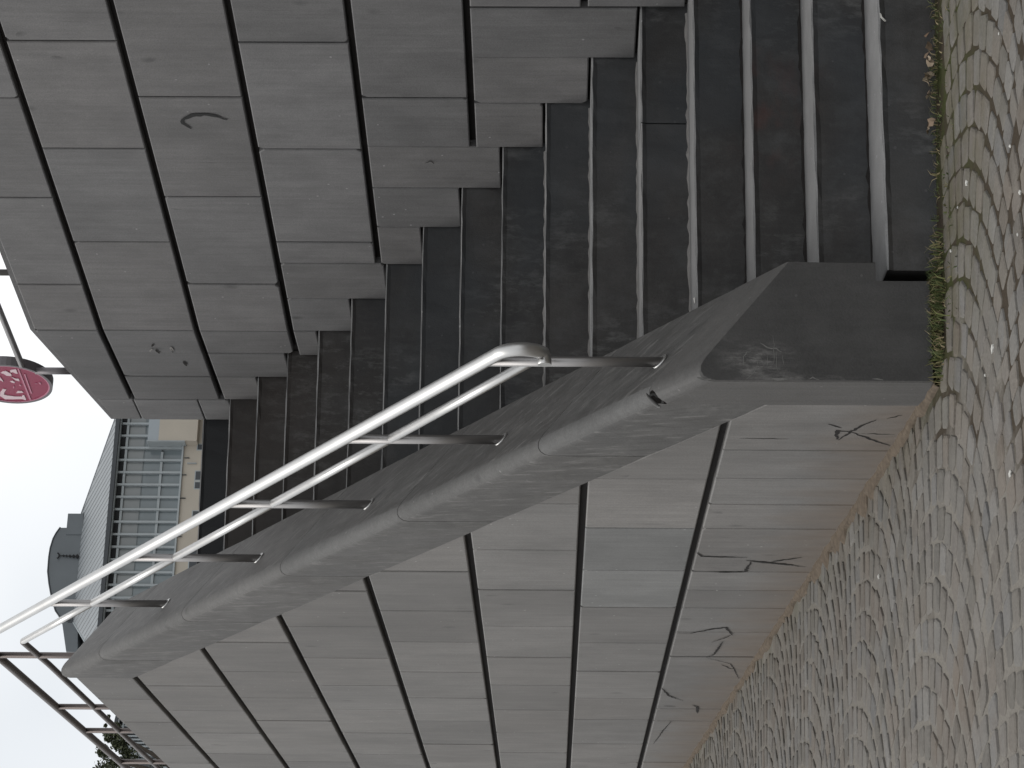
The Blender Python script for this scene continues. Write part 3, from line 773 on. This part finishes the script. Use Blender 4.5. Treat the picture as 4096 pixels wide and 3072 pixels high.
# projecting block with a blue-grey head
bbox('annex_block', 1.84, 9.5, 22.2, 24.48, -.3, .9, M['beige']); bbox('annex_head', 1.84, 9.5, 24.481, 25.12, -.3, .9, M['blue_panel'])
bbox('annex_trim', 1.78, 1.838, 22.9, 25.16, -.3, .95, M['mullion'])
# low windows and pegs on the pale wall
for a, b in ((1.50, 1.95), (-.46, .20), (-1.02, -.50), (-2.95, -2.36), (-5.3, -4.7), (-6.1, -5.5)):
    bbox('window', a, b, 21.7, 22.27, .2, .262, M['mullion']); bbox('window_pane', a+.06, b-.06, 21.7, 22.21, .2, .27, M['gutter'])
for a, z in ((1.0, 22.85), (-.1, 22.95), (-1.6, 22.9), (-3.9, 22.95), (-4.05, 22.95)): bbox('wall_peg', a-.02, a+.02, z-.2, z+.1, .2, .33, M['gutter'])
bbox('downpipe', .62, .67, 22.2, 22.75, .2, .36, M['mullion'])
# hipped roof
def bpoly(name, pts, mat, par=None):
    v = [P0+eF*u+uZ*z+nF*d for u, z, d in pts]; return v
eL, eR, rL, rR, ZR = -11.7, 3.6, -7.80, -.92, 29.55
v = bpoly('', [(eL, 27.17, .62), (eR, 27.17, .62), (rR, ZR, -3.6), (rL, ZR, -3.6), (eL, 27.17, -8.5), (eR, 27.17, -8.5), (rR, ZR, -5), (rL, ZR, -5)], None)
roof = obj('roof', v, [(0, 1, 2, 3), (4, 5, 6, 7), (1, 5, 6, 2), (0, 4, 7, 3), (3, 2, 6, 7), (0, 1, 5, 4)], M['zinc'], bl)
# upstanding seams of the metal roof, raked
def roofpt(u, t): # t 0 eave .. 1 ridge
    return P0+eF*u+uZ*(27.17+(ZR-27.17)*t)+nF*(.62-4.22*t)
for k in range(44):
    u0 = eL+.3+k*.42; du = -1.7
    # clip against the hips
    best = None
    ts = [i/24 for i in range(25) if eL+(rL-eL)*(i/24)+.03 < u0+du*(i/24) < eR+(rR-eR)*(i/24)-.03]
    if len(ts) < 3: continue
    a, b = roofpt(u0+du*ts[0], ts[0]), roofpt(u0+du*ts[-1], ts[-1])
    vv, ff = tube_geo([a, b], .034, 4); obj('roof_seam', vv, ff, M['seam'], roof)
for (a, b) in (((eR, 0), (rR, 1)), ((eL, 0), (rL, 1)), ((rL, 1), (rR, 1))):
    vv, ff = tube_geo([roofpt(*a), roofpt(*b)], .045, 6); obj('roof_ridge', vv, ff, M['mullion'] if a[0] == eL else M['seam'], roof)
# arched attic in the middle of the roof, with a low box beside it
prof = [(-2.95, 28.5), (-3.05, 29.6), (-3.39, 29.99), (-3.75, 30.2), (-4.12, 30.35), (-4.7, 30.46), (-5.26, 30.49), (-6.17, 30.47), (-6.9, 30.33), (-7.52, 30.17), (-8.2, 29.95), (-8.62, 29.79), (-9.09, 29.43), (-9.3, 28.95), (-9.3, 28.5)]
prof = [(1.0244*u+1.461, 1.0244*z-.027) for u, z in [(-3.39, 28.45)]+prof[2:]]
n = len(prof); v = []
for d, sc_ in ((-3.3, .985), (-3.36, 1.0), (-8, 1.0)):
    for u, z in prof: v.append(P0+eF*(-4.9+(u+4.9)*sc_)+uZ*(29.1+(z-29.1)*sc_)+nF*d)
f = [list(range(n)), list(range(2*n, 3*n))]+[(k*n+i, k*n+(i+1) % n, (k+1)*n+(i+1) % n, (k+1)*n+i) for k in (0, 1) for i in range(n)]
attic = obj('arched_attic', v, f, M['zinc_dark'], bl)
v, f = tube_geo([P0+eF*u+uZ*z+nF*-3.3 for u, z in prof[1:]], .05, 6); obj('attic_edge', v, f, M['gutter'], attic)
bbox('roof_box', -2.49, -1.13, 29.2, 30.3, -5.5, -3.25, M['zinc_dark']); v = [P0+eF*u+uZ*z+nF*d for d in (-3.3, -6) for u, z in ((-7.76, 29.12), (-7.76, 30.11), (-9.91, 29.63), (-9.96, 28.96))]
obj('roof_box', v, [(0, 1, 2, 3), (4, 5, 6, 7), (0, 1, 5, 4), (1, 2, 6, 5), (2, 3, 7, 6), (3, 0, 4, 7)], M['zinc_dark'], bl)
bbox('roof_return', -9.86, -7.6, 27.0, 28.94, -6, -4.4, M['zinc'])
v, f = tube_geo([P0+eF*u+uZ*z+nF*-3.2 for u, z in ((-1.1, 29.33), (-2.53, 29.25), (-3.76, 29.14), (-5.45, 29.14), (-6.68, 29.27), (-7.96, 29.29))], .05, 6); obj('attic_foot', v, f, M['gutter'], bl)
# wrought iron ornament: a crook above a string of diamonds
def dia(u, z, h, wd): 
    return ([P0+eF*(u+a)+uZ*(z+b)+nF*dd for dd in (-3.22, -3.15) for a, b in ((0, h), (wd, 0), (0, -h), (-wd, 0))],
            [(0, 1, 2, 3), (7, 6, 5, 4), (0, 1, 5, 4), (1, 2, 6, 5), (2, 3, 7, 6), (3, 0, 4, 7)])
orn = [dia(-5.27, 28.80, .13, .15), dia(-5.26, 29.02, .12, .12), dia(-5.25, 29.24, .11, .10), dia(-5.24, 29.44, .09, .08), dia(-5.23, 29.62, .09, .07)]
orn.append(tube_geo([P0+eF*-5.27+uZ*28.7+nF*-3.2, P0+eF*-5.22+uZ*29.9+nF*-3.2], .03, 6))
orn.append(tube_geo([P0+eF*(-5.22+.17*math.sin(t))+uZ*(29.97-.12*math.cos(t)+.05)+nF*-3.2 for t in (-1.5, -1.1, -.7, -.3, 0, .3, .7, 1.1, 1.5)], .045, 6))
orn = [([p_+eF*1.33+uZ*.68 for p_ in v_], f_) for v_, f_ in orn]
v, f = merge(orn); obj('iron_ornament', v, f, M['void'], attic)

# ------------------------------------------------------------------ arched pavilion at far left
PV = Vector((29.76, 114.67, .225))
def pv(u, z, d=0): return PV+eF*(.8*u)+uZ*(.8*z)+nF*d
pa = thing('arched_pavilion', pv(-15.6, 3.5), 'far pavilion with an arched gable ringed by round openings, above the wall top', 'pavilion')
uc, zc = -15.6, 23.25
def arcband(name, r0, r1, d0, d1, mat, n=30, a0=0, a1=180):
    v, f = [], []
    for i in range(n+1):
        a = math.radians(a0+(a1-a0)*i/n)
        for rad, d in ((r0, d0), (r1, d0), (r1, d1), (r0, d1)): v.append(pv(uc-rad*math.cos(a), zc+rad*math.sin(a), d))
    for i in range(n):
        for j in range(4): f.append((i*4+j, i*4+(j+1) % 4, (i+1)*4+(j+1) % 4, (i+1)*4+j))
    f += [(0, 1, 2, 3), tuple(n*4+j for j in range(4))]
    return obj(name, v, f, mat, pa)
arcband('arch_roof', 2.34, 2.52, -6, .35, M['gutter']); arcband('arch_rim', 2.26, 2.338, -.3, .3, M['mullion'])
arcband('arch_ring', 1.98, 2.03, -.3, .3, M['mullion']); arcband('ring_back', 2.03, 2.26, -.3, .05, M['void'])
arcband('arch_glass', .01, 1.98, -.3, .0, M['gutter'])
for k in range(1, 36):
    a = math.radians(k*5)
    if k % 2: continue
    v, f = tube_geo([pv(uc-2.03*math.cos(a), zc+2.03*math.sin(a), .15), pv(uc-2.27*math.cos(a), zc+2.27*math.sin(a), .15)], .05, 6); obj('ring_web', v, f, M['mullion'], pa)
for k in range(-9, 10):
    du = .2*k; hh = math.sqrt(max(.05, 1.98**2-du**2))
    v = [pv(uc+du+a, z, d) for a in (-.045, .045) for d in (0, .22) for z in (20.2, zc+hh)]
    obj('glazing_bar', v, [(0, 1, 3, 2), (4, 6, 7, 5), (0, 4, 5, 1), (2, 3, 7, 6), (0, 2, 6, 4), (1, 5, 7, 3)], M['mullion'], pa)
def pbox(name, u0, u1, z0, z1, d0, d1, mat):
    v = [pv(u, z, d) for u in (u0, u1) for d in (d0, d1) for z in (z0, z1)]
    obj(name, v, [(0, 1, 3, 2), (4, 6, 7, 5), (0, 4, 5, 1), (2, 3, 7, 6), (0, 2, 6, 4), (1, 5, 7, 3)], mat, pa)
pbox('pavilion_wall', -21, -10.5, 3.0, 23.2, -6, -.31, M['beige'])
for a, b, m_, d in ((-17.40, -17.24, 'mullion', .3), (-17.55, -17.41, 'void', .1), (-17.70, -17.56, 'mullion', .3), (-17.82, -17.71, 'zinc', .25), (-18.0, -17.83, 'void', .1), (-18.2, -18.01, 'mullion', .3), (-13.96, -13.8, 'mullion', .3), (-13.6, -13.4, 'mullion', .3)):
    pbox('pilaster', a, b, 20, 24.72, -.3, d, M[m_])

# ------------------------------------------------------------------ plane tree behind the railing, far left
tr = thing('plane_tree', (7.2, 60, 2.8), 'leafy tree with ragged dark green clumps behind the level railing at far left', 'tree')
tv, tf = merge([tube_geo([(7.2, 60, 2.6), (7.15, 60, 5), (7.3, 60.1, 7.5), (7.5, 60, 9.5)], [.34, .28, .22, .16], 10),
  tube_geo([(7.3, 60.1, 7.5), (7.9, 59.8, 9.6), (8.4, 60, 11.2), (8.6, 60, 11.6)], [.16, .10, .05, .015], 7),
  tube_geo([(7.9, 59.8, 9.6), (8.6, 60, 10.6), (9.1, 60, 11.5), (9.15, 60, 11.7)], [.09, .06, .03, .01], 6),
  tube_geo([(7.3, 60.1, 7.5), (6.6, 60.4, 9.6), (6.0, 60.6, 11.4)], [.15, .09, .02], 7), tube_geo([(7.5, 60, 9.5), (7.6, 60.6, 11), (7.8, 60.8, 12.4)], [.14, .07, .02], 7)])
obj('trunk', tv, tf, M['bark'], tr, True)
def crown():
    rr = random.Random(21); v, f = [], []
    C = []
    for c in [(8.70, 11.90, .15), (8.62, 11.84, .13), (8.80, 11.86, .09), (8.68, 11.95, .09), (9.10, 11.74, .17), (9.20, 11.62, .14), (9.04, 11.68, .14), (9.0, 11.80, .08), (9.14, 11.84, .06), (9.28, 11.55, .12), (9.3, 11.82, .035),
              (8.36, 11.72, .17), (8.44, 11.60, .15), (8.30, 11.55, .2), (8.50, 11.52, .10), (8.85, 11.58, .13), (8.78, 11.46, .13), (8.70, 11.36, .12), (8.92, 11.50, .10), (8.56, 11.36, .14), (8.4, 11.35, .2), (8.9, 11.36, .12), (9.05, 11.42, .14), (8.62, 11.20, .2), (9.55, 11.79, .03)]:
        C.append((c[0], 60+rr.uniform(-.2, .2), c[1], c[2]))
    for i in range(150):
        a = rr.uniform(0, 6.28); q = math.sqrt(rr.random()); zz = rr.uniform(7.2, 13.0)
        x, y = 6.4+2.0*q*math.cos(a), 60+2.0*q*math.sin(a)
        if x > 8.25: continue
        C.append((x, y, zz, rr.uniform(.2, .42)))
    for cx, cy, cz, cr_ in C:
        for _ in range(int(60+cr_*330)):
            d = Vector((rr.gauss(0, 1), rr.gauss(0, 1), rr.gauss(0, 1))).normalized()*cr_*rr.random()**.45
            p = Vector((cx, cy, cz))+d; s = rr.uniform(.028, .055)
            t = Vector((rr.gauss(0, 1), rr.gauss(0, 1), rr.gauss(0, .6))).normalized(); b = t.orthogonal().normalized()
            b = Matrix.Rotation(rr.uniform(0, 6.28), 3, t) @ b
            k = len(v); v += [p-t*s, p+b*s*.6, p+t*s, p-b*s*.6]; f.append((k, k+1, k+2, k+3))
    obj('crown', v, f, M['leaf'], tr, recalc=False)
crown()

# ------------------------------------------------------------------ cobbles in segmental arcs
NV = 8
def sett_shape(rr, sx, sy):
    """top view half sizes sx (along arc) sy (across); returns verts, faces, about 40 triangles"""
    k = 8; ring = []
    cor = [(-1, -1), (1, -1), (1, 1), (-1, 1)]
    jit = [(rr.uniform(-.12, .10), rr.uniform(-.12, .10)) for _ in range(4)]
    P = []
    for i, (a, b) in enumerate(cor):
        px, py = (a+jit[i][0])*sx, (b+jit[i][1])*sy; c = rr.uniform(.18, .34)
        pa_, pb_ = cor[i-1], cor[(i+1) % 4]
        P.append((px+(pa_[0]-a)/2*c*sx, py+(pa_[1]-b)/2*c*sy)); P.append((px+(pb_[0]-a)/2*c*sx, py+(pb_[1]-b)/2*c*sy))
    v, f = [], []
    for sc_, z in ((.80, .0), (.955, -.0022), (1.0, -.0075), (1.0, -.045)):
        for x, y in P: v.append((x*sc_, y*sc_, z+rr.uniform(-.0012, .0012)))
    for q in range(3):
        for i in range(k): f.append((q*k+i, q*k+(i+1) % k, (q+1)*k+(i+1) % k, (q+1)*k+i)[::-1])
    f.append(tuple(range(k)))
    return v, f
ang = math.radians(-22); ds = Vector((math.cos(ang), math.sin(ang))); dt = Vector((-math.sin(ang), math.cos(ang)))
O2 = Vector((1.55, 6.73)); WS = 1.2; PITCH_ = .104; SAG = .27
rr = random.Random(12)
def blocked(x, y):
    if y > 6.70 and x > 2.36: return True
    if y > 6.72 and x > XO-.035: return True
    if x > xr(y)-.05: return True
    return False
def arc_stones(shift, step=.1005):
    out, L, t, nxt = [], 0, -WS/2, step*(.5+shift)-.012
    while t < WS/2+.012:
        dl = math.sqrt(1+(SAG*8*t/WS/WS)**2)*.001; L += dl; t += .001
        if L >= nxt: out.append(t); nxt += step
    return out
ARC = (arc_stones(0), arc_stones(.5))
cand = []
for kk in range(-4, 10):
    for i in range(-60, 60):
        # equal stones by length along the arc
        for q_, t in enumerate(ARC[i % 2]):
            s_ = i*PITCH_+SAG*(1-4*(t/WS)**2)+rr.uniform(-.008, .008)
            p = O2+ds*s_+dt*(t+kk*WS+rr.uniform(-.006, .006))
            if not (4.6 < p.y < 15.6 and -.6 < p.x < 4.3) or blocked(p.x, p.y): continue
            if p.y > 8 and p.x < .2+(p.y-8)*.14-.9: continue
            slope = math.atan(-SAG*8*t/WS/WS)
            cand.append((p.x, p.y, ang+math.pi/2-slope, math.cos(slope)))
def projected(x, y):
    v = Vector((x, y, gz(x, y)))-Vector((0, 0, H)); wv = v.dot(F_)
    return 2048-10000*v.dot(U_)/wv, 1536-10000*v.dot(R_)/wv, wv
seen = []
for c in cand:
    X_, Y_, d = projected(c[0], c[1])
    inside = -60 < X_ < 4160 and -60 < Y_ < 3132
    seen.append((0 if inside else 1, d, c))
seen.sort(key=lambda q: q[:2])
shapes = []
for i in range(NV):
    rs = random.Random(100+i); v, f = sett_shape(rs, .0488, .0490)
    me = D.meshes.new('sett'); me.from_pydata(v, [], f); me.materials.append(M['sett']); shapes.append((me, v, f))
BV, BF = [], []
for idx, (ins, d, (x, y, a, cs)) in enumerate(seen):
    q = random.Random(idx*7+1); me, sv, sf = shapes[q.randrange(NV)]
    top = gz(x, y)+.0040+q.uniform(-.0016, .0016); a += q.uniform(-.08, .08); sx, sy = q.uniform(.94, 1.03), q.uniform(.95, 1.04)*(cs*.92+.08)
    tx, ty = q.uniform(-.018, .018), q.uniform(-.018, .018)
    if idx < 300:
        o = D.objects.new('sett', me); col.objects.link(o); o.parent = ground
        o.location = (x, y, top); o.rotation_euler = (-tx, ty, a); o.scale = (sx, sy, 1)
    else:
        ca, sa = math.cos(a), math.sin(a); n = len(BV)
        for vx, vy, vz in sv:
            X2, Y2 = (vx*ca*sx-vy*sa*sy), (vx*sa*sx+vy*ca*sy); BV.append((x+X2, y+Y2, top+vz-tx*Y2-ty*X2))
        BF += [tuple(i+n for i in t) for t in sf]
bs = obj('setts', BV, BF, M['sett'], ground, recalc=False); bs['kind'] = 'stuff'

# soil washed against the foot of the left wall
v, f = [], []; n = 120; q = random.Random(4)
for i in range(n+1):
    y = 6.79+(16-6.79)*i/n; wd = (.022+.055*max(0, 1-abs(y-8.4)/1.3))*q.uniform(.25, 1.6)
    z = gz(XO, y)
    for k, (dx, dz) in enumerate(((.012, .020), (-wd*.35, .014), (-wd*.7, .009), (-wd, -.004))): v.append((XO+dx, y, z+dz+q.uniform(-.005, .005)))
for i in range(n):
    for k in range(3): f.append((i*4+k, (i+1)*4+k, (i+1)*4+k+1, i*4+k+1))
o = obj('soil', v, f, M['soil'], None); o['kind'] = 'structure'
o = None

# ------------------------------------------------------------------ weeds, dry leaves, bits
def weeds():
    q = random.Random(33); v, f = [], []
    def blade(x, y, h, lean, wd):
        z = gz(x, y)+.005; k = len(v)
        dx, dy = lean; pts = [(0, 0), (.5, .62), (1, 1)]
        a = q.uniform(0, 3.14); bx, by = math.cos(a)*wd, math.sin(a)*wd
        for t, (u, hh) in enumerate(pts):
            s_ = (1, .8, .08)[t]
            v.append((x+dx*u*u-bx*s_, y+dy*u*u-by*s_, z+h*hh)); v.append((x+dx*u*u+bx*s_, y+dy*u*u+by*s_, z+h*hh))
        f.append((k, k+1, k+3, k+2)); f.append((k+2, k+3, k+5, k+4))
    for i in range(620):
        x = q.gauss(2.24, .11); y = 6.755-abs(q.gauss(0, .035))
        if x < 2.03 or x > 2.5: continue
        blade(x, y, q.uniform(.012, .045), (q.uniform(-.03, .03), q.uniform(-.03, .012)), q.uniform(.0012, .0028))
    for i in range(260):
        x = q.uniform(2.45, 3.6) if i % 3 else q.gauss(2.93, .10); y = 6.775-abs(q.gauss(0, .02))
        blade(x, y, q.uniform(.008, .03), (q.uniform(-.03, .03), q.uniform(-.03, .01)), q.uniform(.001, .0024))
    for i in range(900):                                    # thin growth creeping out along the joints
        x = q.uniform(2.05, 3.75); y = 6.76-abs(q.gauss(0, .10))
        if math.sin(x*17+math.sin(y*41)*2)+math.sin(y*63+x*9) < .35: continue
        blade(x, y, q.uniform(.004, .014), (q.uniform(-.02, .02), q.uniform(-.02, .012)), q.uniform(.001, .003))
    o = obj('grass', v, f, M['grass'], None, recalc=False); o['kind'] = 'stuff'
    tag(o, 'short green and straw coloured weeds along the foot of the pillar and first step', 'grass')
weeds()
def leaf_mesh(i):
    q = random.Random(200+i); n = 7; v = [(0, 0, .004)]; 
    for k in range(n):
        a = 2*math.pi*k/n; rd = q.uniform(.6, 1.1)*.016
        v.append((rd*math.cos(a)*1.5, rd*math.sin(a), q.uniform(-.004, .010)))
    me = D.meshes.new('dry_leaf'); me.from_pydata(v+[(x, y, z-.001) for x, y, z in v], [], [(0, 1+k, 1+(k+1) % n) for k in range(n)]+[(n+1, n+2+(k+1) % n, n+2+k) for k in range(n)])
    me.materials.append(M['dry']); return me
LM = [leaf_mesh(i) for i in range(5)]
q = random.Random(15)
for i in range(16):
    x = q.gauss(2.96, .07) if i < 12 else q.uniform(2.5, 3.4); y = 6.755-abs(q.gauss(0, .02))
    o = D.objects.new('dry_leaf', LM[i % 5]); col.objects.link(o); o.location = (x, y, gz(x, y)+.024+q.uniform(0, .012)); o.rotation_euler = (q.uniform(-.9, .9), q.uniform(-.9, .9), q.uniform(0, 6)); s_ = q.uniform(.45, .95); o.scale = (s_,)*3
    tag(o, 'crumpled brown dry leaf lying against the foot of the first step', 'leaf', 'dry leaves at the foot of the first step')
def chip_mesh(i):
    bm = bmesh.new(); bmesh.ops.create_icosphere(bm, subdivisions=1, radius=1); q = random.Random(i)
    for vv in bm.verts: vv.co = Vector((vv.co.x*.010, vv.co.y*.007, vv.co.z*.005))*q.uniform(.7, 1.25)
    me = D.meshes.new('stone_chip'); bm.to_mesh(me); bm.free(); me.materials.append(M['white_chip']); return me
CM = [chip_mesh(i) for i in range(4)]
def gpt(px, py):
    d = R_*(1536-py)/10000+U_*(2048-px)/10000+F_; t = 1
    n = Vector((0, -.039, 1)); p = Vector((0, 6.8, .046)); t = (p-Vector((0, 0, H))).dot(n)/d.dot(n); return Vector((0, 0, H))+d*t
for i, (px, py) in enumerate(((4005, 135), (4050, 585), (3875, 730), (3840, 830), (4090, 770), (4080, 940), (3812, 1003), (3980, 1395), (3950, 1500), (4050, 1895), (3560, 2780), (3638, 2855), (3523, 2305))):
    p = gpt(px, py); o = D.objects.new('stone_chip', CM[i % 4]); col.objects.link(o); o.location = p+Vector((0, 0, .006)); o.rotation_euler = (0, 0, i*1.3); s_ = .45+.13*(i*7 % 5); o.scale = (s_*(1+.3*(i % 2)), s_, s_)
    tag(o, 'tiny white stone chip lying on the cobbles', 'stone chip', 'white chips on the cobbles')
# a white scrap on the fourth step, next to the coping
v = [(0, 0, 0), (.018, .002, .001), (.019, .013, .004), (.001, .012, .001)]
v = [(2.585+a, Y1+3*g+.004+b, 4*r+.002+c) for a, b, c in v]; v += [(a, b, c+.002) for a, b, c in v]
o = obj('paper_scrap', v, [(0, 1, 2, 3), (4, 5, 6, 7), (0, 1, 5, 4), (1, 2, 6, 5), (2, 3, 7, 6), (3, 0, 4, 7)], M['white_chip'])
tag(o, 'small white paper scrap on the fourth tread beside the coping', 'paper scrap')
v = [(0, 0, 0), (.030, 0, .004), (.062, -.003, .030), (.058, -.002, .040), (.030, -.002, .014), (.003, 0, .008)]
v = [(3.19-a*.45, Y1-.001+b, r-.005-c*.45) for a, b, c in v]; v += [(a, b-.003, c) for a, b, c in v]
n = 6; o = obj('bird_dropping', v, [list(range(n)), list(range(n, 2*n))]+[(i, (i+1) % n, n+(i+1) % n, n+i) for i in range(n)], M['white_chip'])
tag(o, 'white bird dropping on the edge of the lowest step', 'dropping')
